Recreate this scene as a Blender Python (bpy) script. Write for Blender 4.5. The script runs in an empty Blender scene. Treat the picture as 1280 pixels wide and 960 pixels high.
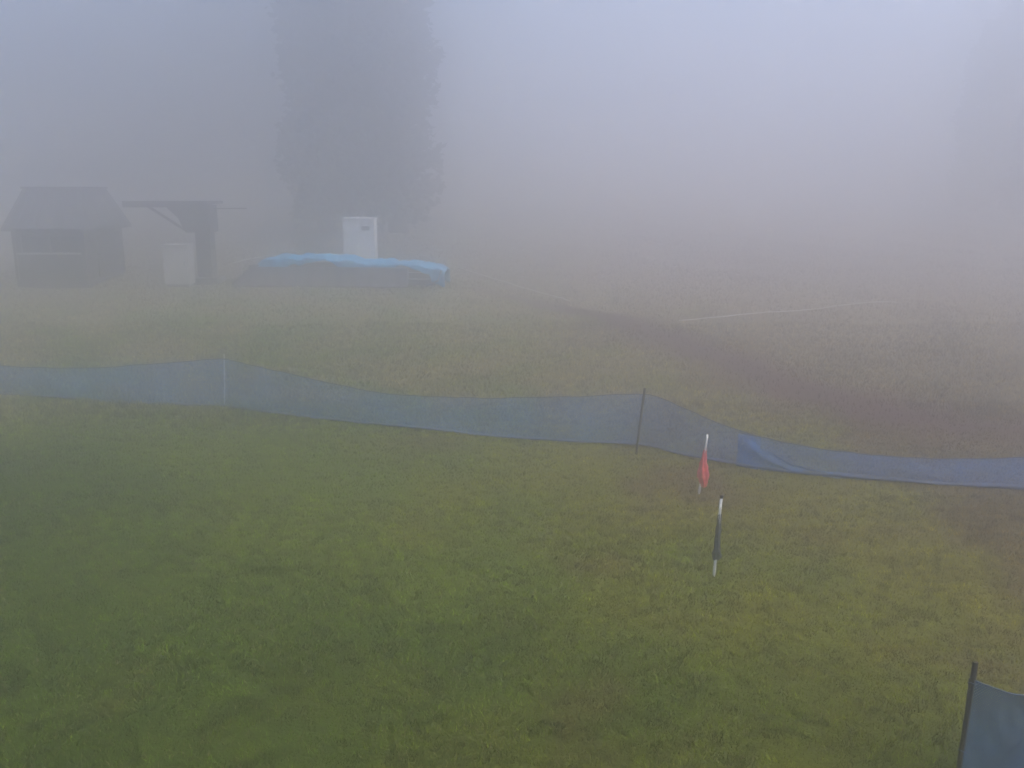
import bpy, bmesh, math, random
import numpy as np
from mathutils import Vector, Matrix, noise as mnoise

random.seed(7)
rng = np.random.default_rng(7)
sc = bpy.context.scene
C = sc.collection

# ------------------------------------------------------------------ camera
cam_data = bpy.data.cameras.new('camera')
cam = bpy.data.objects.new('camera', cam_data)
C.objects.link(cam)
cam.location = (0, 0, 5.5)
cam.rotation_euler = (math.radians(90 - 12.5), 0, 0)
cam_data.sensor_fit = 'HORIZONTAL'
cam_data.sensor_width = 36.0
cam_data.lens = 36.0 * 1100 / 1280
cam_data.clip_end = 2000
sc.camera = cam

# ------------------------------------------------------------------ light
SUN_EL, SUN_AZ = math.radians(66), math.radians(112)     # azimuth from +Y towards +X
world = bpy.data.worlds.new('World')
sc.world = world
world.use_nodes = True
nt = world.node_tree
nt.nodes.clear()
wo = nt.nodes.new('ShaderNodeOutputWorld')
bg = nt.nodes.new('ShaderNodeBackground')
sky = nt.nodes.new('ShaderNodeTexSky')
sky.sky_type = 'NISHITA'
sky.sun_disc = False
sky.sun_elevation = SUN_EL
sky.sun_rotation = SUN_AZ
sky.air_density = 1.0
sky.dust_density = 3.0
sky.ozone_density = 1.0
bg.inputs['Strength'].default_value = 0.12
nt.links.new(sky.outputs[0], bg.inputs['Color'])
nt.links.new(bg.outputs[0], wo.inputs['Surface'])

sun_d = bpy.data.lights.new('sun', 'SUN')
sun_d.energy = 1.5
sun_d.angle = math.radians(25)
sun_d.color = (1.0, 0.93, 0.84)
sun = bpy.data.objects.new('sun', sun_d)
C.objects.link(sun)
sdir = Vector((math.sin(SUN_AZ) * math.cos(SUN_EL), math.cos(SUN_AZ) * math.cos(SUN_EL), math.sin(SUN_EL)))
sun.rotation_euler = sdir.to_track_quat('Z', 'Y').to_euler()

sc.view_settings.view_transform = 'Standard'
sc.view_settings.look = 'None'
sc.view_settings.gamma = 1.0
sc.view_settings.use_curve_mapping = False
sc.view_settings.exposure = 1.06
FOG_DENSITY, FOG_G = 0.044, 0.89

sc.render.engine = 'CYCLES'
sc.cycles.max_bounces = 24
sc.cycles.volume_bounces = 16
sc.cycles.transparent_max_bounces = 16
sc.cycles.use_denoising = True

# ------------------------------------------------------------------ helpers
def softplus(t):
    return np.log1p(np.exp(-np.abs(t))) + np.maximum(t, 0)

def ground_z(x, y):
    """height of the slope, metres"""
    x = np.asarray(x, float); y = np.asarray(y, float)
    z = 0.05 * 5 * softplus((y - 24) / 5.0)
    z = z + 1.2 * softplus((y - 75) / 12.0)
    z = z + 0.10 * np.sin(x * 0.31 + 1.0) * np.sin(y * 0.27 + 0.4) + 0.05 * np.sin(x * 0.83 + y * 0.55)
    return z

def gz(x, y):
    return float(ground_z(x, y))

_perm = rng.permutation(512)
_val = rng.random(512)
def vnoise(x, y, s):
    """smooth value noise in 0..1 on arrays, feature size s metres"""
    x = np.asarray(x, float) / s + 211.3; y = np.asarray(y, float) / s + 97.7
    xi = np.floor(x).astype(int); yi = np.floor(y).astype(int)
    fx = x - xi; fy = y - yi
    fx = fx * fx * (3 - 2 * fx); fy = fy * fy * (3 - 2 * fy)
    def h(a, b):
        return _val[_perm[(_perm[a % 512] + b) % 512]]
    return ((h(xi, yi) * (1 - fx) + h(xi + 1, yi) * fx) * (1 - fy)
            + (h(xi, yi + 1) * (1 - fx) + h(xi + 1, yi + 1) * fx) * fy)

def fbm(x, y, s, n=4):
    t = 0; a = 1; w = 0
    for k in range(n):
        t = t + a * vnoise(x + 17.1 * k, y - 9.3 * k, s); w += a; a *= 0.55; s *= 0.5
    return t / w

def sstep(a, b, t):
    t = np.clip((t - a) / (b - a), 0, 1)
    return t * t * (3 - 2 * t)

def tag(o, label=None, cat=None, group=None, kind=None):
    if label: o['label'] = label
    if cat: o['category'] = cat
    if group: o['group'] = group
    if kind: o['kind'] = kind
    return o

def empty(name, loc, rz=0.0):
    o = bpy.data.objects.new(name, None)
    o.empty_display_size = 0.2
    o.location = loc
    o.rotation_euler = (0, 0, rz)
    C.objects.link(o)
    return o

def link_mesh(name, me, mat, parent=None, smooth=False):
    if smooth:
        me.polygons.foreach_set('use_smooth', [True] * len(me.polygons))
    if mat and not me.materials:
        me.materials.append(mat)
    o = bpy.data.objects.new(name, me)
    C.objects.link(o)
    if parent:
        o.parent = parent
    return o

def from_bm(name, bm, mat, parent=None, smooth=False):
    bmesh.ops.recalc_face_normals(bm, faces=bm.faces)
    me = bpy.data.meshes.new(name)
    bm.to_mesh(me); bm.free()
    return link_mesh(name, me, mat, parent, smooth)

def add_box(bm, c, s, bevel=0.0, rot=None):
    m = Matrix.Translation(c)
    if rot is not None:
        m = m @ rot
    r = bmesh.ops.create_cube(bm, size=1.0, matrix=m @ Matrix.Diagonal((*s, 1)))
    if bevel:
        ed = {e for v in r['verts'] for e in v.link_edges}
        bmesh.ops.bevel(bm, geom=list(ed), offset=bevel, segments=2, affect='EDGES', profile=0.6)

def box(name, c, s, mat, parent=None, bevel=0.01, rot=None):
    bm = bmesh.new(); add_box(bm, c, s, bevel, rot)
    return from_bm(name, bm, mat, parent)

def add_tube(bm, pts, radii, seg=8, caps=True):
    """tube along a polyline with a radius per point"""
    rings = []
    pts = [Vector(p) for p in pts]
    up = Vector((0.13, 0.27, 1)).normalized()
    for i, p in enumerate(pts):
        d = (pts[min(i + 1, len(pts) - 1)] - pts[max(i - 1, 0)]).normalized()
        ref = up if abs(d.dot(up)) < 0.9 else Vector((1, 0.1, 0)).normalized()
        a = d.cross(ref).normalized(); b = d.cross(a).normalized()
        r = radii[i] if hasattr(radii, '__len__') else radii
        rings.append([bm.verts.new(p + (a * math.cos(t) + b * math.sin(t)) * r)
                      for t in (2 * math.pi * k / seg for k in range(seg))])
    for i in range(len(rings) - 1):
        for k in range(seg):
            bm.faces.new((rings[i][k], rings[i][(k + 1) % seg], rings[i + 1][(k + 1) % seg], rings[i + 1][k]))
    if caps:
        bm.faces.new(rings[0]); bm.faces.new(rings[-1][::-1])

# ------------------------------------------------------------------ materials
def new_mat(name):
    m = bpy.data.materials.new(name); m.use_nodes = True
    n = m.node_tree.nodes; b = n['Principled BSDF']
    return m, m.node_tree, n, b

def simple_mat(name, col, col2=None, rough=0.7, scale=6.0, bump=0.0, bscale=40.0, metallic=0.0, stretch=(1, 1, 1)):
    m, t, n, b = new_mat(name)
    b.inputs['Roughness'].default_value = rough
    b.inputs['Metallic'].default_value = metallic
    tc = n.new('ShaderNodeTexCoord'); mp = n.new('ShaderNodeMapping')
    mp.inputs['Scale'].default_value = stretch
    t.links.new(tc.outputs['Object'], mp.inputs['Vector'])
    nz = n.new('ShaderNodeTexNoise'); nz.inputs['Scale'].default_value = scale; nz.inputs['Detail'].default_value = 6
    nz.inputs['Roughness'].default_value = 0.65
    t.links.new(mp.outputs[0], nz.inputs['Vector'])
    cr = n.new('ShaderNodeValToRGB')
    cr.color_ramp.elements[0].position = 0.32; cr.color_ramp.elements[1].position = 0.68
    cr.color_ramp.elements[0].color = (*(col2 or [c * 0.7 for c in col]), 1)
    cr.color_ramp.elements[1].color = (*col, 1)
    t.links.new(nz.outputs[0], cr.inputs[0]); t.links.new(cr.outputs[0], b.inputs['Base Color'])
    if bump:
        nb = n.new('ShaderNodeTexNoise'); nb.inputs['Scale'].default_value = bscale; nb.inputs['Detail'].default_value = 4
        t.links.new(mp.outputs[0], nb.inputs['Vector'])
        bp = n.new('ShaderNodeBump'); bp.inputs['Strength'].default_value = bump; bp.inputs['Distance'].default_value = 0.02
        t.links.new(nb.outputs[0], bp.inputs['Height']); t.links.new(bp.outputs[0], b.inputs['Normal'])
    return m

def attr_mat(name, rough, mottled):
    """earth and grass: colour from the mesh's own colour attribute, broken up by fine noise"""
    m, t, n, b = new_mat(name)
    b.inputs['Roughness'].default_value = rough
    b.inputs['Specular IOR Level'].default_value = 0.25
    at = n.new('ShaderNodeAttribute'); at.attribute_name = 'tint'
    if not mottled:
        t.links.new(at.outputs['Color'], b.inputs['Base Color'])
        b.inputs['Transmission Weight'].default_value = 0.0
        return m
    tc = n.new('ShaderNodeTexCoord')
    n1 = n.new('ShaderNodeTexNoise'); n1.inputs['Scale'].default_value = 9.0; n1.inputs['Detail'].default_value = 8; n1.inputs['Roughness'].default_value = 0.75
    t.links.new(tc.outputs['Object'], n1.inputs['Vector'])
    mr = n.new('ShaderNodeMapRange'); mr.inputs['From Min'].default_value = 0.3; mr.inputs['From Max'].default_value = 0.7
    mr.inputs['To Min'].default_value = 0.45; mr.inputs['To Max'].default_value = 1.5
    t.links.new(n1.outputs[0], mr.inputs['Value'])
    mx = n.new('ShaderNodeVectorMath'); mx.operation = 'SCALE'
    t.links.new(at.outputs['Color'], mx.inputs[0]); t.links.new(mr.outputs[0], mx.inputs['Scale'])
    t.links.new(mx.outputs[0], b.inputs['Base Color'])
    bp = n.new('ShaderNodeBump'); bp.inputs['Strength'].default_value = 0.8; bp.inputs['Distance'].default_value = 0.05
    n2 = n.new('ShaderNodeTexNoise'); n2.inputs['Scale'].default_value = 22.0; n2.inputs['Detail'].default_value = 6
    t.links.new(tc.outputs['Object'], n2.inputs['Vector'])
    t.links.new(n2.outputs[0], bp.inputs['Height']); t.links.new(bp.outputs[0], b.inputs['Normal'])
    return m

def net_mat(name, col, cover, cell=0.03):
    """knitted plastic netting: blue strands with open holes between them"""
    m, t, n, b = new_mat(name)
    out = n['Material Output']
    b.inputs['Roughness'].default_value = 0.65
    uv = n.new('ShaderNodeUVMap')
    nz = n.new('ShaderNodeTexNoise'); nz.inputs['Scale'].default_value = 1.3; nz.inputs['Detail'].default_value = 5
    t.links.new(uv.outputs[0], nz.inputs['Vector'])
    cr = n.new('ShaderNodeValToRGB')
    cr.color_ramp.elements[0].position = 0.3; cr.color_ramp.elements[1].position = 0.7
    cr.color_ramp.elements[0].color = (*[c * 0.75 for c in col], 1); cr.color_ramp.elements[1].color = (*[min(1, c * 1.25) for c in col], 1)
    t.links.new(nz.outputs[0], cr.inputs[0]); t.links.new(cr.outputs[0], b.inputs['Base Color'])
    # diamond mesh: two diagonal families of strands, in metres along the net
    sep = n.new('ShaderNodeSeparateXYZ'); t.links.new(uv.outputs[0], sep.inputs[0])
    fams = []
    for op in ('ADD', 'SUBTRACT'):
        a = n.new('ShaderNodeMath'); a.operation = op
        t.links.new(sep.outputs[0], a.inputs[0]); t.links.new(sep.outputs[1], a.inputs[1])
        d = n.new('ShaderNodeMath'); d.operation = 'DIVIDE'; d.inputs[1].default_value = cell
        t.links.new(a.outputs[0], d.inputs[0])
        f = n.new('ShaderNodeMath'); f.operation = 'FRACT'; t.links.new(d.outputs[0], f.inputs[0])
        l = n.new('ShaderNodeMath'); l.operation = 'LESS_THAN'
        l.inputs[1].default_value = 1 - math.sqrt(1 - cover)
        t.links.new(f.outputs[0], l.inputs[0]); fams.append(l)
    mxm = n.new('ShaderNodeMath'); mxm.operation = 'MAXIMUM'
    t.links.new(fams[0].outputs[0], mxm.inputs[0]); t.links.new(fams[1].outputs[0], mxm.inputs[1])
    tr = n.new('ShaderNodeBsdfTransparent')
    mix = n.new('ShaderNodeMixShader')
    t.links.new(mxm.outputs[0], mix.inputs[0]); t.links.new(tr.outputs[0], mix.inputs[1]); t.links.new(b.outputs[0], mix.inputs[2])
    t.links.new(mix.outputs[0], out.inputs['Surface'])
    return m

M = {
    'earth': attr_mat('earth', 0.95, True),
    'grass': attr_mat('grass_blades', 0.75, False),
    'net': net_mat('blue_net', (0.06, 0.26, 0.64), 0.40),
    'net_new': net_mat('bright_blue_net', (0.03, 0.24, 0.68), 0.45),
    'net_bunch': net_mat('bunched_blue_net', (0.03, 0.19, 0.50), 0.58),
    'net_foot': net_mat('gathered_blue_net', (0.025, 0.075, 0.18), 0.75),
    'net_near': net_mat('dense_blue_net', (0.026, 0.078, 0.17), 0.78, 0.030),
    'cord': simple_mat('blue_cord', (0.02, 0.06, 0.16), rough=0.7, scale=20),
    'rust': simple_mat('rusty_steel', (0.025, 0.02, 0.018), (0.012, 0.011, 0.011), 0.8, 25, 0.3),
    'white_pole': simple_mat('white_plastic_pole', (0.78, 0.78, 0.76), (0.55, 0.55, 0.53), 0.45, 8),
    'cap': simple_mat('black_cap', (0.03, 0.03, 0.035), rough=0.5),
    'red': simple_mat('red_cloth', (0.68, 0.10, 0.11), (0.50, 0.06, 0.07), 0.85, 12, 0.3, 60),
    'navy': simple_mat('navy_cloth', (0.035, 0.045, 0.085), (0.02, 0.022, 0.04), 0.85, 12, 0.3, 60),
    'rope': simple_mat('white_rope', (0.75, 0.75, 0.72), (0.6, 0.6, 0.57), 0.8, 20),
    'tarp': simple_mat('blue_tarpaulin', (0.03, 0.42, 0.74), (0.02, 0.24, 0.50), 0.75, 3, 0.25, 8),
    'grey_sheet': simple_mat('grey_sheet', (0.16, 0.15, 0.18), (0.08, 0.08, 0.10), 0.8, 4, 0.3, 10),
    'timber': simple_mat('weathered_timber', (0.13, 0.11, 0.10), (0.07, 0.06, 0.055), 0.85, 6, 0.4, 30, stretch=(0.3, 3, 3)),
    'wall': simple_mat('dark_stained_boards', (0.105, 0.095, 0.09), (0.065, 0.06, 0.058), 0.85, 5, 0.3, 30, stretch=(1, 4, 4)),
    'roof': simple_mat('painted_metal_roof', (0.11, 0.11, 0.12), (0.07, 0.07, 0.08), 0.55, 5),
    'pale_trim': simple_mat('pale_trim', (0.55, 0.53, 0.5), (0.42, 0.4, 0.38), 0.7, 6),
    'glass': simple_mat('dark_window_glass', (0.03, 0.035, 0.04), rough=0.08),
    'steel': simple_mat('dark_grey_steel', (0.08, 0.085, 0.095), (0.05, 0.05, 0.06), 0.6, 8, metallic=0.0),
    'white_box': simple_mat('white_painted_steel', (0.8, 0.78, 0.76), (0.7, 0.68, 0.66), 0.5, 3),
    'grey_box': simple_mat('grey_painted_steel', (0.56, 0.54, 0.53), (0.45, 0.44, 0.43), 0.6, 3),
    'bark': simple_mat('conifer_bark', (0.09, 0.06, 0.045), (0.05, 0.035, 0.028), 0.95, 8, 0.8, 20, stretch=(4, 4, 0.6)),
    'needles': simple_mat('conifer_needles', (0.045, 0.075, 0.035), (0.02, 0.04, 0.02), 0.8, 1.5),
}

# ------------------------------------------------------------------ ground
DIRT = np.array([(-2, 42), (2.0, 36.7), (4.3, 33.4), (6.2, 27.8), (7.8, 23.3), (9.1, 20.4), (11.4, 19.2), (14.5, 18.9), (22, 18.5)])
DIRTW = np.array([0.4, 1.0, 1.9, 1.5, 1.8, 2.0, 2.1, 2.1, 2.1])
def dirt_amount(x, y):
    best = np.full(np.shape(x), 99.0)
    for i in range(len(DIRT) - 1):
        a, b = DIRT[i], DIRT[i + 1]; d = b - a
        t = np.clip(((x - a[0]) * d[0] + (y - a[1]) * d[1]) / (d @ d), 0, 1)
        w = DIRTW[i] * (1 - t) + DIRTW[i + 1] * t
        best = np.minimum(best, np.hypot(x - a[0] - t * d[0], y - a[1] - t * d[1]) / w)
    n = fbm(x, y, 1.6)
    return np.clip(1.25 - best + (n - 0.5) * 1.3, 0, 1)

def turf_colour(x, y):
    """base colour of the turf at a place: lush, yellowed and worn patches, bare earth, plus painted foreground darkening and distance haze"""
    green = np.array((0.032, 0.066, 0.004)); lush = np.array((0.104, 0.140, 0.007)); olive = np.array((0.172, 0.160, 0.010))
    straw = np.array((0.255, 0.208, 0.102)); brown = np.array((0.130, 0.086, 0.030)); earth = np.array((0.050, 0.018, 0.019))
    n1 = fbm(x, y, 5.0); n2 = fbm(x + 40, y - 31, 1.5); n3 = fbm(x - 77, y + 13, 2.6, 5)
    bias = 0.030 * x
    t = sstep(0.30, 0.72, n1 * 0.6 + n2 * 0.4 + bias)[..., None]
    c = lush * (1 - t) + olive * t
    t = (sstep(0.35, 0.75, fbm(x - 5, y + 70, 6.0) - 0.045 * x - 0.075 * (y - 10.5)) * 0.6)[..., None]   # deep green turf, with foreground darkening towards the near left painted in
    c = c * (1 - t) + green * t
    t = (sstep(0.52, 0.72, n3 + 0.032 * x - 0.06) * 0.8)[..., None]
    c = c * (1 - t) + brown * t
    t = (sstep(18.5, 23, y) * sstep(0.25, 0.62, n2) * 0.75)[..., None]      # grown-out yellow grass above the net, its colour paled to suggest mid-distance fog
    c = c * (1 - t) + straw * t
    t = (sstep(28, 50, y) * 0.75)[..., None]                                  # mauve-grey of the fog painted into the turf higher up the slope
    c = c * (1 - t) + np.array((0.200, 0.165, 0.150)) * t
    t = (dirt_amount(x, y) * 0.97)[..., None]
    c = c * (1 - t) + earth * t
    return c

def set_tint(me, cols):
    a = me.color_attributes.new('tint', 'FLOAT_COLOR', 'POINT')
    rgba = np.ones((len(cols), 4), np.float32); rgba[:, :3] = cols
    a.data.foreach_set('color', rgba.ravel())

def fast_mesh(name, V, Fc):
    """mesh from a vertex array and an array of equal-sided faces"""
    me = bpy.data.meshes.new(name)
    n, k = Fc.shape
    me.vertices.add(len(V)); me.vertices.foreach_set('co', np.asarray(V, np.float32).ravel())
    me.loops.add(n * k); me.loops.foreach_set('vertex_index', np.asarray(Fc, np.int32).ravel())
    me.polygons.add(n); me.polygons.foreach_set('loop_start', np.arange(n, dtype=np.int32) * k)
    me.update(calc_edges=True)
    return me

def graded(lo, hi, flo, fhi, fine, coarse):
    a = list(np.arange(flo, fhi, fine)); s = fine; v = fhi
    while v < hi:
        a.append(v); s = min(s * 1.18, coarse); v += s
    a.append(hi); s = fine; v = flo - fine; b = []
    while v > lo:
        b.append(v); s = min(s * 1.18, coarse); v -= s
    b.append(lo)
    return np.array(b[::-1] + a)

xs = graded(-140, 140, -18, 18, 0.12, 6); ys = graded(-60, 190, 5, 36, 0.13, 6)
X, Y = np.meshgrid(xs, ys)
Z = ground_z(X, Y) + (fbm(X, Y, 0.5, 3) - 0.5) * 0.05
V = np.stack([X.ravel(), Y.ravel(), Z.ravel()], 1)
nx = len(xs); i, j = np.meshgrid(np.arange(nx - 1), np.arange(len(ys) - 1)); q = (j * nx + i).ravel()
me = fast_mesh('ground', V, np.stack([q, q + 1, q + 1 + nx, q + nx], 1))
set_tint(me, turf_colour(V[:, 0], V[:, 1]) * (0.6 + 0.4 * np.maximum(sstep(24, 40, V[:, 1]), dirt_amount(V[:, 0], V[:, 1])))[:, None])   # soil darkened under the blades, deepening the gap shade through its colour
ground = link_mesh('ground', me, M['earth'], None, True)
tag(ground, 'grassy ski slope with worn brown patches and a bare earth track', kind='structure')

# grass blades: nobody could count them
def grass():
    parts = []
    for (y0, y1, dens) in ((5.5, 10, 3300), (10, 15, 2500), (15, 22, 1300), (22, 33, 450), (33, 48, 130), (48, 62, 70), (62, 80, 30)):
        half = 0.66 * y1 + 1.5
        n = int(dens * (y1 - y0) * 2 * half)
        x = rng.uniform(-half, half, n); y = rng.uniform(y0, y1, n)
        keep = (np.abs(x) < 0.66 * y + 1.5)
        keep &= rng.random(n) > dirt_amount(x, y) * 0.92
        keep &= rng.random(n) < 0.35 + 0.65 * sstep(0.30, 0.62, fbm(x, y, 0.16, 2))
        parts.append(np.stack([x[keep], y[keep]], 1))
    p = np.concatenate(parts); n = len(p); x, y = p[:, 0], p[:, 1]
    z = ground_z(x, y) + (fbm(x, y, 0.5, 3) - 0.5) * 0.05 - 0.004
    rough = sstep(18.5, 21.5, y)                                    # longer above the net
    h = (0.028 + 0.030 * rng.random(n)) * (0.7 + 0.8 * fbm(x, y, 0.8, 3)) * (1 + 1.1 * rough)
    w = (0.0042 + 0.0004 * np.maximum(y - 8, 0)) * (0.7 + 0.6 * rng.random(n))
    a = rng.uniform(0, 2 * math.pi, n); b = rng.uniform(0, 2 * math.pi, n)
    lean = h * rng.uniform(0.15, 1.1, n)
    V = np.empty((n, 3, 3))
    V[:, 0, 0] = x - np.cos(a) * w; V[:, 0, 1] = y - np.sin(a) * w; V[:, 0, 2] = z
    V[:, 1, 0] = x + np.cos(a) * w; V[:, 1, 1] = y + np.sin(a) * w; V[:, 1, 2] = z
    V[:, 2, 0] = x + np.cos(b) * lean; V[:, 2, 1] = y + np.sin(b) * lean; V[:, 2, 2] = z + h
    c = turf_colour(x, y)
    c = c * (0.55 + 1.5 * rng.random(n) ** 1.8)[:, None]
    c = c * ((0.30 + 1.4 * sstep(0.25, 0.75, fbm(x, y, 0.13, 2))) * (0.65 + 0.7 * fbm(x + 9, y, 0.6, 3)))[:, None]      # tufts
    dry = rng.random(n) < 0.13
    c[dry] = np.array((0.19, 0.16, 0.075)) * (0.6 + 0.8 * rng.random(dry.sum()))[:, None]
    me = fast_mesh('grass', V.reshape(-1, 3), np.arange(3 * n).reshape(-1, 3))
    set_tint(me, np.repeat(c, 3, 0))
    o = link_mesh('grass', me, M['grass'])
    tag(o, 'short green and yellowed grass covering the slope', 'grass', kind='stuff')
    return n
print('blades', grass())

# ------------------------------------------------------------------ trees
def conifer_meshes(h, r, seed, dens=1.0):
    """dense columnar cedar: short upturned limbs all the way up, each clothed in small sprays"""
    rnd = random.Random(seed)
    bm = bmesh.new()
    pts = [(0.12 * math.sin(k * 0.9 + seed), 0.1 * math.cos(k * 0.7 + seed), h * k / 10 - 0.3 * (k == 0)) for k in range(11)]
    add_tube(bm, pts, [0.34 * (1 - k / 10.6) + 0.02 + (0.12 if k == 0 else 0) for k in range(11)], 10)
    V = []; Fc = []
    z = h * 0.05
    while z < h * 0.985:
        f = z / h
        env = r * min(1.0, 0.70 + f * 2.2) if f < 0.5 else r * max(0.04, 1 - ((f - 0.5) / 0.5) ** 1.9)
        env *= 1 + 0.12 * math.sin(z * 1.35 + seed) + 0.05 * math.sin(z * 3.1 + 2 * seed)
        for k in range(rnd.randint(7, 9)):
            az = rnd.uniform(0, 2 * math.pi)
            L = env * rnd.uniform(0.76, 0.99) * (1 + 0.12 * math.sin(az * 2 + z * 0.35 + seed))
            p0 = Vector((0, 0, z)); d = Vector((math.cos(az), math.sin(az), 0)); side = Vector((-d.y, d.x, 0))
            mid = p0 + d * L * 0.6 - Vector((0, 0, L * 0.06)); tip = p0 + d * L + Vector((0, 0, L * rnd.uniform(-.05, .16)))
            add_tube(bm, [p0, mid, tip], [0.05 * (1 - f) + 0.012, 0.028 * (1 - f) + 0.008, 0.005], 4, False)
            m = max(5, int(L * 12 * dens))
            for q in range(m):
                t = 0.28 + 0.72 * (q + rnd.random()) / m
                p = p0.lerp(mid, t / 0.6) if t < 0.6 else mid.lerp(tip, (t - 0.6) / 0.4)
                for w_ in range(2):
                    o = p + side * rnd.gauss(0, 0.30) + Vector((0, 0, rnd.gauss(0, 0.20)))
                    out = (d * rnd.uniform(0.2, 1.0) + side * rnd.uniform(-0.9, 0.9) + Vector((0, 0, rnd.uniform(-0.7, 0.8)))).normalized()
                    wd = out.cross(Vector((rnd.gauss(0, 1), rnd.gauss(0, 1), rnd.gauss(0, 1)))).normalized()
                    ln = rnd.uniform(0.25, 0.48); w = ln * rnd.uniform(0.22, 0.36)
                    i0 = len(V)
                    V += [o, o + out * ln * 0.5 + wd * w, o + out * ln, o + out * ln * 0.45 - wd * w]
                    Fc.append((i0, i0 + 1, i0 + 2, i0 + 3))
        z += h * 0.013 + 0.06
    bmesh.ops.recalc_face_normals(bm, faces=bm.faces)
    tm = bpy.data.meshes.new('trunk'); bm.to_mesh(tm); bm.free(); tm.materials.append(M['bark'])
    tm.polygons.foreach_set('use_smooth', [True] * len(tm.polygons))
    cm = fast_mesh('crown', np.array([tuple(v) for v in V]), np.array(Fc)); cm.materials.append(M['needles'])
    print('crown faces', len(Fc))
    return tm, cm

KIN = [conifer_meshes(17.5, 1.95, 3), conifer_meshes(16.5, 1.75, 11), conifer_meshes(15.5, 2.1, 29, 0.8)]
def conifer(x, y, kind, s, rz, label, group):
    o = empty('conifer_tree', (x, y, gz(x, y) - 0.05), rz)
    o.scale = (s, s, s)
    link_mesh('trunk', KIN[kind][0], None, o); link_mesh('crown', KIN[kind][1], None, o)
    tag(o, label, 'tree', group)
    return o
conifer(-13.4, 64.5, 0, 1.55, 0.4, 'tall columnar conifer behind the timber pile, standing nearest the lift station', None)
conifer(-10.7, 63.0, 2, 1.6, 5.0, 'broad tall conifer directly behind the white cabinet, between two others', None)
conifer(-8.2, 64, 1, 1.65, 2.1, 'slim tall conifer behind the tarpaulin, standing on the open side of the clump', None)
for k, (x, y, kind, s) in enumerate([(-62, 101, 0, 1.6), (-56.5, 105, 2, 1.6), (-51.5, 100, 2, 1.6), (-46, 106, 0, 1.6), (-41.5, 101, 2, 1.6), (-36.5, 106, 2, 1.6), (-32, 101, 0, 1.6), (-27, 107, 2, 1.6), (-23.5, 101, 1, 1.6)]):
    conifer(x, y, kind, s, k * 1.7, 'fog-veiled conifer in the row behind the hut and lift station', 'conifers behind the hut')
for k, (x, y, kind, s) in enumerate([(39.5, 68, 2, .95), (43.0, 71, 0, 1.15), (39.5, 77, 2, 1.0), (47.0, 69, 1, 1.1), (43.5, 79, 2, 1.3), (49, 77, 0, 1.3)]):
    conifer(x, y, kind, s, 0.6 + k * 1.3, 'fog-veiled conifer beyond the white rope at the edge of the slope', 'conifers at the slope edge')

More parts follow.
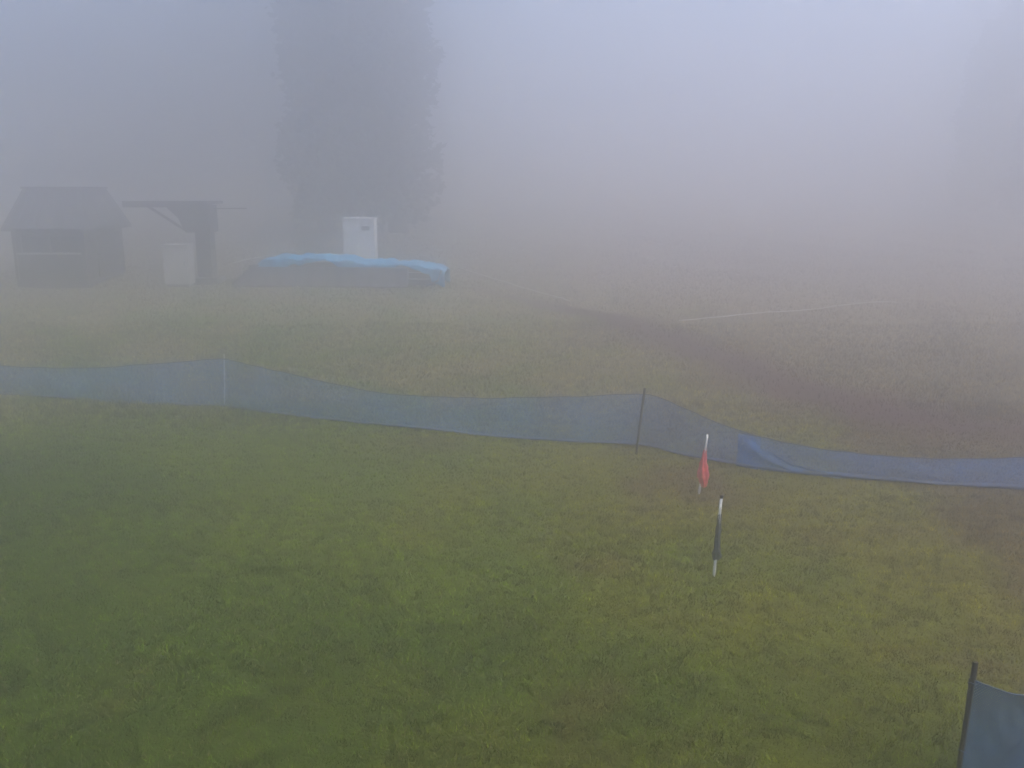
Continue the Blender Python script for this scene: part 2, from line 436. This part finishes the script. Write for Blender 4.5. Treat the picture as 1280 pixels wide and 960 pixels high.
# ------------------------------------------------------------------ hut
def hut():
    x0, y0 = -21.74, 43.9; z0 = gz(x0, y0) - 0.12
    o = empty('wooden_hut', (x0, y0, z0), 0.0); o.scale = (1.43,) * 3
    W, D, Hh = 2.25, 2.9, 1.95
    box('foundation', (0, 0, 0.06), (W + .12, D + .12, 0.36), M['grey_sheet'], o)
    t = 0.1; zb = 0.24
    # front wall with a wide hatch window, built round the opening
    fr = -D / 2
    wx0, wx1, wz0, wz1 = -0.92, 0.92, 1.14, 1.66
    bm = bmesh.new()
    add_box(bm, (0, fr, (zb + wz0) / 2), (W, t, wz0 - zb)); add_box(bm, (0, fr, (wz1 + Hh + .05) / 2), (W, t, Hh + .05 - wz1))
    add_box(bm, ((-W / 2 + wx0) / 2, fr, (wz0 + wz1) / 2), (wx0 + W / 2, t, wz1 - wz0))
    add_box(bm, ((W / 2 + wx1) / 2, fr, (wz0 + wz1) / 2), (W / 2 - wx1, t, wz1 - wz0))
    fw = from_bm('front_wall', bm, M['wall'], o)
    win = box('window', ((wx0 + wx1) / 2, fr + .02, (wz0 + wz1) / 2), (wx1 - wx0, .02, wz1 - wz0), M['glass'], o, 0)
    box('mullion', ((wx0 + wx1) / 2, fr - .01, (wz0 + wz1) / 2), (.05, .06, wz1 - wz0), M['wall'], win, 0.004)
    box('sill', ((wx0 + wx1) / 2, fr - .12, wz0 - .03), (wx1 - wx0 + .2, .22, .05), M['pale_trim'], win, 0.006)
    dr = box('door', (W / 2 + .02, -.2, 1.02), (.03, .78, 1.5), M['timber'], o, 0.006)
    box('handle', (W / 2 + .05, -.5, 1.02), (.05, .03, .12), M['steel'], dr, 0.005)
    for s in (-1, 1):
        box('side_wall', (s * (W / 2 - t / 2), 0.0, (zb + Hh + .05) / 2), (t, D - t - .004, Hh + .05 - zb), M['wall'], o, 0)
        box('corner_post', (s * (W / 2 + .012), fr - .02, (zb + Hh) / 2), (.10, .12, Hh - zb), M['timber'], o, 0.008)
    box('back_wall', (0, D / 2, (zb + Hh + .05) / 2), (W, t, Hh + .05 - zb), M['wall'], o, 0)
    for k in range(11):     # overlapping boards below the hatch
        zz = zb + .03 + k * .078
        if zz < wz0 - .09:
            box('board', (0, fr - .061, zz + .04), (W - .10, .016, .074), M['wall'], fw, 0.003)
    # hipped roof
    bm = bmesh.new()
    ex, ey = W / 2 + .26, D / 2 + .30
    e = [(-ex, -ey, 1.93), (ex, -ey, 1.93), (ex, ey, 1.93), (-ex, ey, 1.93)]
    rdg = [(-.95, -.95, 3.2), (.95, -.95, 3.2), (.95, .95, 3.2), (-.95, .95, 3.2)]
    th = Vector((0, 0, -.09))
    up = [bm.verts.new(v) for v in e]; tp = [bm.verts.new(v) for v in rdg]; lo = [bm.verts.new(Vector(v) + th) for v in e]
    for k in range(4):
        bm.faces.new((up[k], up[(k + 1) % 4], tp[(k + 1) % 4], tp[k])); bm.faces.new((lo[k], lo[(k + 1) % 4], up[(k + 1) % 4], up[k]))
    bm.faces.new(tp); bm.faces.new(lo[::-1])
    rf = from_bm('roof', bm, M['roof'], o)
    box('ridge_cap', (0, 0, 3.225), (2.0, 2.0, .07), M['roof'], rf, 0.02)
    for k in range(9):     # standing seams on the front slope
        f = (k + .5) / 9
        a = Vector(e[0]).lerp(Vector(e[1]), f); b = Vector(rdg[0]).lerp(Vector(rdg[1]), f)
        bm = bmesh.new(); add_tube(bm, [a + Vector((0, 0, .012)), b + Vector((0, 0, .012))], .018, 5); from_bm('seam', bm, M['roof'], rf)
    tag(o, 'small dark wooden hut with a tall steep-sided roof and a pale hatch sill', 'hut')
hut()

# ------------------------------------------------------------------ lift station
def lift_station():
    x0, y0 = -14.95, 43.4; z0 = gz(x0, y0)
    o = empty('lift_station', (x0, y0, z0)); o.scale = (1.43,) * 3
    box('footing', (0, 0, 0.05), (.95, .95, .3), M['grey_sheet'], o, 0.03)
    box('column', (0, 0, 1.4), (.5, .55, 2.5), M['steel'], o, 0.03)
    bm = bmesh.new()    # machine housing under the canopy, tapering down to the column
    pr = [(-1.15, 2.62), (.33, 2.62), (.33, 1.72), (-.5, 1.72), (-.72, 2.2)]
    a = [bm.verts.new((x, -.42, z)) for x, z in pr]; b = [bm.verts.new((x, .42, z)) for x, z in pr]
    bm.faces.new(a); bm.faces.new(b[::-1])
    for k in range(5):
        bm.faces.new((a[k], a[(k + 1) % 5], b[(k + 1) % 5], b[k]))
    from_bm('housing', bm, M['steel'], o)
    cn = box('canopy', (-.95, 0, 2.7), (2.75, 1.7, .10), M['roof'], o, 0.02)
    box('fascia', (-.95, -.87, 2.66), (2.77, .03, .2), M['roof'], cn, 0.005)
    bm = bmesh.new(); add_tube(bm, [(-1.95, 0, 2.64), (-.6, 0, 1.75)], .045, 8); from_bm('brace', bm, M['steel'], o)
    bm = bmesh.new(); add_tube(bm, [(.3, 0, 2.5), (1.3, .6, 2.5)], .02, 8); from_bm('outrigger', bm, M['steel'], o)
    tag(o, 'dark lift drive station with flat canopy on one column and slanted brace', 'lift station')
    c = empty('control_cabinet', (-15.95, 42.4, gz(-15.95, 42.4) - .03)); c.scale = (1.43,) * 3
    box('plinth', (0, 0, .05), (.74, .5, .12), M['grey_sheet'], c, 0.01)
    box('body', (0, 0, .74), (.84, .56, 1.26), M['grey_box'], c, 0.02)
    d = box('door', (0, -.291, .74), (.74, .02, 1.14), M['grey_box'], c, 0.006)
    box('handle', (.29, -.31, .8), (.03, .03, .16), M['steel'], d, 0.006)
    box('lid', (0, -.02, 1.40), (.92, .66, .05), M['grey_box'], c, 0.012)
    tag(c, 'pale grey control cabinet standing under the dark lift canopy', 'cabinet')
lift_station()

# ------------------------------------------------------------------ covered pile and white cabinet
def tarp_pile():
    x0, y0 = -7.9, 42.1
    K = (1.45,) * 3
    rz = math.radians(-3.5)
    o = empty('timber_pile', (x0, y0, gz(x0, y0) - .08), rz)
    L = 6.0
    for k in range(5):
        box('bearer', (-2.6 + k * 1.3, 0, .06), (.12, 1.25, .16), M['timber'], o, 0.01)
    lay = [(-3.35, 3.1, .22), (-3.2, 3.0, .43), (-2.9, 2.75, .64)]
    for r, (a, b, z) in enumerate(lay):
        for k in range(5):
            dx = random.uniform(-.15, .15)
            box('beam', ((a + b) / 2 + dx, -.5 + k * .25 + (r % 2) * .01, z), (b - a, .22, .19), M['timber'], o, 0.012)
    o.scale = K
    tag(o, 'long low pile of timber beams under the blue tarpaulin', 'timber pile')
    # the sheet draped over it
    t = empty('tarpaulin', (x0, y0, gz(x0, y0) - .08), rz)
    nu, nv = 90, 26
    V = []
    prof = np.array([(-2.95, .70), (-2.5, .98), (-1.9, 1.06), (-.9, 1.07), (-.1, 1.02), (.7, .92), (1.7, .88), (2.5, .83), (3.15, .74), (3.35, .62)])
    for v in range(nv):
        for u in range(nu):
            x = -2.95 + 6.3 * u / (nu - 1)
            s = -1 + 2 * v / (nv - 1)
            crest = np.interp(x, prof[:, 0], prof[:, 1])
            hang = .24 + .14 * math.sin(x * 2.1) + .07 * math.sin(x * 5.3 + 1) + (.22 if x > 2.9 else 0) + .10 * mnoise.noise(Vector((x * 3.1, 1, 8)))
            a = abs(s); yy = math.copysign(min(a / .62, 1) * .66 + .05 * max(0, a - .62), s)
            z = crest - .10 * min(a / .62, 1) ** 2 - (max(0, a - .62) / .38) * hang
            z += .018 * math.sin(x * 9 + 3 * s) + .11 * (mnoise.noise(Vector((x * 1.5, s * 1.6, 3)))) + .06 * mnoise.noise(Vector((x * 5, s * 4, 7)))
            yy += .03 * math.sin(x * 7.0) * (a > .6)
            if z < .08: z = .08
            V.append((x, yy, z))
    u, v = np.meshgrid(np.arange(nu - 1), np.arange(nv - 1)); q = (v * nu + u).ravel()
    sh = link_mesh('sheet', fast_mesh('sheet', np.array(V), np.stack([q, q + 1, q + 1 + nu, q + nu], 1)), M['tarp'], t, True)
    md = sh.modifiers.new('thickness', 'SOLIDIFY'); md.thickness = 0.006
    bm = bmesh.new(); add_tube(bm, [(3.25, -.72, .62), (3.15, -.80, .30), (2.75, -.82, .12)], .03, 6)
    from_bm('tie_cord', bm, M['cord'], t)
    t.scale = K
    tag(t, 'blue tarpaulin draped along the top of the low timber pile', 'tarpaulin')
    # grey groundsheet hanging on the front of the pile
    g = empty('grey_cover', (x0, y0, gz(x0, y0) - .08), rz)
    V = []; nu2, nv2 = 80, 12
    for v in range(nv2):
        for u in range(nu2):
            x = -3.55 + 5.75 * u / (nu2 - 1); f = v / (nv2 - 1)
            top = .70 if x > -2.9 else .70 - .5 * (-2.9 - x) / .65
            V.append((x, -.715 - .03 * math.sin(x * 6.1) * f - .20 * f * f - .02 * math.sin(x * 13) * f, top + (.07 - top) * f))
    u, v = np.meshgrid(np.arange(nu2 - 1), np.arange(nv2 - 1)); q = (v * nu2 + u).ravel()
    sh = link_mesh('sheet', fast_mesh('sheet', np.array(V), np.stack([q, q + 1, q + 1 + nu2, q + nu2], 1)), M['grey_sheet'], g, True)
    md = sh.modifiers.new('thickness', 'SOLIDIFY'); md.thickness = 0.006
    g.scale = K
    tag(g, 'grey sheet hanging down the front of the timber pile', 'sheet')
    # white cabinet behind the pile
    yc = 44.9
    c = empty('equipment_cabinet', (-7.65, yc, gz(-7.65, yc) - .02)); c.scale = (1.36,) * 3
    z1 = (4.08 - c.location.z) / 1.36
    box('plinth', (0, 0, .05), (1.08, .62, .12), M['grey_sheet'], c, 0.01)
    box('body', (0, 0, .1 + (z1 - .15) / 2), (1.16, .7, z1 - .15), M['white_box'], c, 0.015)
    for s in (-1, 1):
        box('door', (s * .275, -.361, .1 + (z1 - .15) / 2), (.53, .02, z1 - .3), M['white_box'], c, 0.005)
    box('name_plate', (.27, -.376, z1 - .36), (.30, .012, .16), M['cap'], c, 0.003)
    box('lid', (0, -.02, z1 - .02), (1.24, .8, .05), M['white_box'], c, 0.012)
    tag(c, 'tall white equipment cabinet with small dark plate behind the blue tarpaulin', 'cabinet')
tarp_pile()

# ------------------------------------------------------------------ ropes on the slope
def rope(pts, label, lift=0.10):
    P = [Vector((x, y, 0)) for x, y in pts]; out = []
    for a, b in zip(P[:-1], P[1:]):
        for k in range(14):
            out.append(a.lerp(b, k / 14))
    out.append(P[-1])
    pp = []
    for k, p in enumerate(out):
        x = p.x + .05 * mnoise.noise(Vector((k * .21, 3, 1))); y = p.y + .05 * mnoise.noise(Vector((k * .21, 9, 4)))
        pp.append((x, y, gz(x, y) + lift + .03 * mnoise.noise(Vector((k * .17, 5, 2)))))
    bm = bmesh.new(); add_tube(bm, pp, 0.023, 6)
    o = from_bm('rope', bm, M['rope'], None, True)
    tag(o, label, 'rope')
rope([(-3.2, 48.3), (-2.09, 46.18), (0.0, 42.49), (1.81, 39.65), (2.5, 38.3)], 'white rope lying downhill from the end of the blue tarpaulin')
rope([(6.4, 33.4), (8.38, 33.89), (10.44, 34.58), (13.15, 35.96), (16.16, 36.89)], 'white rope lying across the slope above the bare earth track')
rope([(-15.3, 48.4), (-14.6, 51.5)], 'short white rope lying between the lift station and the blue tarpaulin')

# ------------------------------------------------------------------ safety nets
def catmull(pts, n):
    P = np.array([pts[0]] + list(pts) + [pts[-1]], float); out = []
    for i in range(1, len(P) - 2):
        for k in range(n):
            t = k / n
            out.append(.5 * ((2 * P[i]) + (P[i + 1] - P[i - 1]) * t + (2 * P[i - 1] - 5 * P[i] + 4 * P[i + 1] - P[i + 2]) * t * t
                             + (3 * P[i] - P[i - 1] - 3 * P[i + 1] + P[i + 2]) * t ** 3))
    out.append(P[-2])
    return np.array(out)

def net(stations, label, mat, shift=0.0, hem=0.06, seed=0, on_ground=True):
    """netting hung from posts; stations are x, y, height of the top edge"""
    S = catmull(stations, 14); n = len(S); rows = 12
    o = empty('safety_net', (S[0, 0], S[0, 1], gz(S[0, 0], S[0, 1])))
    O = np.array(o.location)
    d = np.gradient(S[:, :2], axis=0); nrm = np.stack([d[:, 1], -d[:, 0]], 1); nrm /= np.linalg.norm(nrm, axis=1)[:, None]
    arc = np.concatenate([[0], np.cumsum(np.linalg.norm(np.diff(S[:, :2], axis=0), axis=1))])
    V = []; UV = []
    for r in range(rows):
        f = r / (rows - 1)
        for k in range(n):
            wv = .05 * mnoise.noise(Vector((arc[k] * .9, f * 1.2, seed))) + .02 * mnoise.noise(Vector((arc[k] * 4.1, f * .7, seed + 5)))
            wv += .06 * math.sin(f * math.pi) * (1 - S[k, 2])          # belly where the net sags
            x, y = S[k, :2] + nrm[k] * (wv + shift)
            g = gz(x, y) + .015
            sagn = .02 * mnoise.noise(Vector((arc[k] * 2.2, 1.5, seed)))
            V.append((x - O[0], y - O[1], g + (S[k, 2] + sagn) * f - O[2])); UV.append((arc[k], max(1.0, 1.0) * f))
    V = np.array(V)
    u, v = np.meshgrid(np.arange(n - 1), np.arange(rows - 1)); q = (v * n + u).ravel()
    Fc = np.stack([q, q + 1, q + 1 + n, q + n], 1)
    me = fast_mesh('netting', V, Fc)
    uvl = me.uv_layers.new(name='UVMap'); UV = np.array(UV, np.float32)
    uvl.data.foreach_set('uv', UV[Fc.ravel()].ravel())
    link_mesh('netting', me, mat, o, True)
    bm = bmesh.new(); add_tube(bm, [tuple(V[(rows - 1) * n + k]) for k in range(n)], 0.009, 6); from_bm('top_cord', bm, M['cord'], o)
    bm = bmesh.new(); add_tube(bm, [tuple(V[k] + np.array((0, 0, .012))) for k in range(n)], 0.012, 6); from_bm('bottom_cord', bm, M['cord'], o)
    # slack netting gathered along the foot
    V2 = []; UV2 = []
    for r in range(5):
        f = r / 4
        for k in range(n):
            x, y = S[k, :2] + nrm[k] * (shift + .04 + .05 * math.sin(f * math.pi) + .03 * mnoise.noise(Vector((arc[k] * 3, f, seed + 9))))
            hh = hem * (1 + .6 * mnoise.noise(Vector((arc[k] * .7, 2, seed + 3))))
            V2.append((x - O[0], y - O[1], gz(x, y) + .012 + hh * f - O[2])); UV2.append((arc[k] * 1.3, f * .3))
    u, v = np.meshgrid(np.arange(n - 1), np.arange(4)); q = (v * n + u).ravel(); Fc = np.stack([q, q + 1, q + 1 + n, q + n], 1)
    me = fast_mesh('gathered_foot', np.array(V2), Fc)
    uvl = me.uv_layers.new(name='UVMap'); uvl.data.foreach_set('uv', np.array(UV2, np.float32)[Fc.ravel()].ravel())
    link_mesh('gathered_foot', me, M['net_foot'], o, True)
    tag(o, label, 'net')
    return o, S, V, n, rows

net([(-15.1, 23.13, .72), (-13.51, 22.62, .76), (-11.41, 22.2, .81), (-9.45, 21.95, 1.02), (-8.16, 21.79, 1.15), (-7.3, 21.65, 1.2), (-6.32, 21.06, 1.13), (-4.55, 20.19, .93),
     (-2.97, 19.72, .76), (-1.47, 19.44, .81), (0.0, 19.16, .93), (1.43, 18.9, 1.04), (2.86, 18.55, 1.13), (3.56, 17.89, 1.01), (4.27, 17.31, .78), (4.95, 16.85, .64)],
    'long faded blue safety net sagging between a white pole and a dark post', M['net'], seed=2)
net2 = net([(4.58, 17.07, .69), (5.1, 16.75, .62), (5.91, 16.31, .53), (6.99, 15.92, .48), (8.21, 15.62, .51), (9.43, 15.41, .62), (10.48, 15.2, .71), (11.8, 15.1, .75)],
    'brighter blue low safety net overlapping the end of the faded long net', M['net_new'], shift=.05, hem=.09, seed=8)

def bunch(parent, S, seed):
    """spare netting folded up at the start of the second net, tapering into its foot"""
    O = np.array(parent.location); arc = np.concatenate([[0], np.cumsum(np.linalg.norm(np.diff(S[:, :2], axis=0), axis=1))])
    ks = [k for k in range(len(S)) if arc[k] < 2.4]; rows = 9; V = []; UV = []
    d = np.gradient(S[:, :2], axis=0); nrm = np.stack([d[:, 1], -d[:, 0]], 1); nrm /= np.linalg.norm(nrm, axis=1)[:, None]
    for r in range(rows):
        f = r / (rows - 1)
        for k in ks:
            hh = S[k, 2] * (0.80 * math.exp(-(arc[k] / .85) ** 1.6) + .18) * (1 + .12 * mnoise.noise(Vector((arc[k] * 5, 1, seed))))
            w = .10 + .05 * mnoise.noise(Vector((arc[k] * 6, f * 2, seed))) + .03 * math.sin(f * 9 + arc[k] * 4)
            x, y = S[k, :2] + nrm[k] * w
            V.append((x - O[0], y - O[1], gz(x, y) + .012 + hh * f - O[2])); UV.append((arc[k] * 1.5, f))
    n = len(ks); u, v = np.meshgrid(np.arange(n - 1), np.arange(rows - 1)); q = (v * n + u).ravel(); Fc = np.stack([q, q + 1, q + 1 + n, q + n], 1)
    me = fast_mesh('bunched_end', np.array(V), Fc); uvl = me.uv_layers.new(name='UVMap'); uvl.data.foreach_set('uv', np.array(UV, np.float32)[Fc.ravel()].ravel())
    o = link_mesh('bunched_end', me, M['net_bunch'], parent, True); o['label'] = 'deep blue bunched end of the net'
bunch(net2[0], net2[1], 14)

def leaning(base, top, n=7, wob=0.0, seed=0):
    a, b = Vector(base), Vector(top)
    return [a.lerp(b, k / (n - 1)) + Vector((wob * mnoise.noise(Vector((k * .9, seed, 1))), 0, 0)) for k in range(n)]

# dark post in front of the net
def post(x, y, top, r, label, mat, ties=()):
    z = gz(x, y); o = empty('net_post', (x, y, z))
    b = Vector((0, 0, -.06)); t = Vector(top) - Vector((x, y, z))
    bm = bmesh.new(); add_tube(bm, leaning(b, t, 6), r, 8); from_bm('shaft', bm, mat, o, False)
    for f in ties:
        p = b.lerp(t, f)
        bm = bmesh.new()
        add_tube(bm, [p + Vector((math.cos(a) * (r + .006), math.sin(a) * (r + .006), .01 * math.sin(a * 2))) for a in np.linspace(0, 6.0, 12)], .006, 5)
        from_bm('tie', bm, M['cord'], o)
    tag(o, label, 'post')
    return o
post(2.65, 18.05, (2.80, 18.10, 1.40), .028, 'thin dark metal post leaning at the peak of the faded blue net', M['rust'], (.55, .88))
wp = post(-7.34, 21.80, (-7.26, 21.84, 1.44), .013, 'thin white pole carrying the other peak of the faded blue net', M['white_pole'], (.5, .9))

# dense net and dark post at the near corner
post(4.07, 7.08, (4.125, 7.11, 1.39), .024, 'dark brown post holding the dense dark blue net', M['rust'], (.35, .85))
def near_net():
    o = empty('wind_net', (4.10, 7.12, gz(4.10, 7.12)))
    st = np.array([(0, 0, 1.11), (.25, .05, .99), (.5, .11, .88), (.8, .2, .85), (1.2, .3, 1.0), (1.7, .45, 1.05), (2.2, .6, 1.15)]); S = catmull(st, 8); n = len(S); rows = 14
    V = []; UV = []
    for r in range(rows):
        f = r / (rows - 1)
        for k in range(n):
            x = S[k, 0]; w = .035 * mnoise.noise(Vector((x * 3, f * 2, 4))) + .04 * math.sin(f * 3.1) * min(1, x * 2) + .014 * mnoise.noise(Vector((x * 7 + f * 5, f * 3 - x * 4, 6)))
            y = S[k, 1] + w
            zz = gz(4.10 + x, 7.12 + y) - o.location.z + .02
            V.append((x, y, zz + (S[k, 2] - .02) * f)); UV.append((x, f))
    u, v = np.meshgrid(np.arange(n - 1), np.arange(rows - 1)); q = (v * n + u).ravel(); Fc = np.stack([q, q + 1, q + 1 + n, q + n], 1)
    V = np.array(V); me = fast_mesh('netting', V, Fc); uvl = me.uv_layers.new(name='UVMap')
    uvl.data.foreach_set('uv', np.array(UV, np.float32)[Fc.ravel()].ravel())
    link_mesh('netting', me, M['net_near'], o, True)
    bm = bmesh.new(); add_tube(bm, [tuple(V[(rows - 1) * n + k]) for k in range(n)], .008, 6); from_bm('top_cord', bm, M['cord'], o)
    bm = bmesh.new(); add_tube(bm, [tuple(V[r * n] + np.array((.0, -.0, 0))) for r in range(rows)], .012, 6); from_bm('edge_hem', bm, M['navy'], o)
    tag(o, 'dense dark blue net tied to the dark brown post', 'net')
near_net()

# ------------------------------------------------------------------ furled flags on poles
def furled_flag(name, base, top, r, prof, cloth, label, cat, cap, seed):
    """prof: fraction along the pole, bundle radius, sideways offset of the furled cloth"""
    z = gz(base[0], base[1]); o = empty(name, (base[0], base[1], z))
    b = Vector((0, 0, -.08)); t = Vector(top) - Vector((base[0], base[1], z))
    ax = (t - b).normalized(); sx = ax.cross(Vector((0, 1, 0))).normalized(); sx = sx if sx.x > 0 else -sx; sy = ax.cross(sx)
    bm = bmesh.new(); add_tube(bm, leaning(b, t, 8), [r] * 8, 10); po = from_bm('pole', bm, M['white_pole'], o, True)
    if cap:
        bm = bmesh.new(); add_tube(bm, [t - ax * .012, t + ax * .03, t + ax * .036], [r * 1.25, r * 1.25, r * .7], 10); from_bm('cap', bm, M['cap'], po)
    P = np.array(prof); ff = np.linspace(P[0, 0], P[-1, 0], 34); seg = 22
    V = []
    for f in ff:
        R = np.interp(f, P[:, 0], P[:, 1]); off = np.interp(f, P[:, 0], P[:, 2])
        c = b.lerp(t, f) + sx * off
        for k in range(seg):
            a = 2 * math.pi * k / seg
            fold = 1 + .22 * math.sin(a * 5 + f * 9 + seed) + .35 * mnoise.noise(Vector((math.cos(a) * 1.6, math.sin(a) * 1.6, f * 16 + seed)))
            V.append(c + (sx * math.cos(a) + sy * math.sin(a) * .75) * R * fold + ax * (.012 * math.sin(a * 2 + seed)))
    n = len(ff); Fc = []
    for i in range(n - 1):
        for k in range(seg):
            Fc.append((i * seg + k, i * seg + (k + 1) % seg, (i + 1) * seg + (k + 1) % seg, (i + 1) * seg + k))
    me = fast_mesh('flag', np.array([tuple(v) for v in V]), np.array(Fc))
    fl = link_mesh('flag', me, cloth, o, True)
    # loose corner of the cloth
    bm = bmesh.new(); f0 = P[0, 0] + .04; c = b.lerp(t, f0) + sx * (np.interp(f0, P[:, 0], P[:, 2]) + P[0, 1] * .6)
    vs = [bm.verts.new(c + q) for q in (Vector((-.012, -.02, .10)), Vector((.018, -.025, .06)), Vector((.026, -.015, -.03)), Vector((.004, -.02, -.062)), Vector((-.02, -.01, -.01)))]
    bm.faces.new(vs); lc = from_bm('loose_corner', bm, cloth, fl)
    md = lc.modifiers.new('thickness', 'SOLIDIFY'); md.thickness = .004
    tag(o, label, cat)
furled_flag('flag_pole', (3.50, 15.67), (3.625, 15.73, 1.05), .020,
            [(.18, .050, .055), (.25, .075, .045), (.33, .100, .030), (.42, .098, .018), (.52, .066, .008), (.62, .044, 0), (.76, .027, 0)],
            M['red'], 'white pole with a faded red flag furled round its middle', 'flag', False, 1.0)
furled_flag('flag_pole', (2.93, 11.88), (2.99, 11.92, 1.20), .020,
            [(.26, .034, 0), (.30, .056, .012), (.35, .058, .010), (.41, .038, .004), (.55, .036, 0), (.66, .031, 0), (.80, .025, 0)],
            M['navy'], 'white pole with a dark navy flag furled tightly round it', 'flag', True, 4.2)

# ------------------------------------------------------------------ fog
bm = bmesh.new(); add_box(bm, (0, 60, 15 - 1.2), (300, 264, 30))
haze = from_bm('haze', bm, None)
m = bpy.data.materials.new('fog'); m.use_nodes = True
n = m.node_tree.nodes; n.clear()
mo = n.new('ShaderNodeOutputMaterial'); pv = n.new('ShaderNodeVolumePrincipled')
pv.inputs['Color'].default_value = (0.96, 0.96, 0.977, 1)
pv.inputs['Density'].default_value = FOG_DENSITY
pv.inputs['Anisotropy'].default_value = FOG_G
m.node_tree.links.new(pv.outputs[0], mo.inputs['Volume'])
haze.data.materials.append(m)
tag(haze, 'pale grey morning fog filling the air over the slope', kind='stuff')
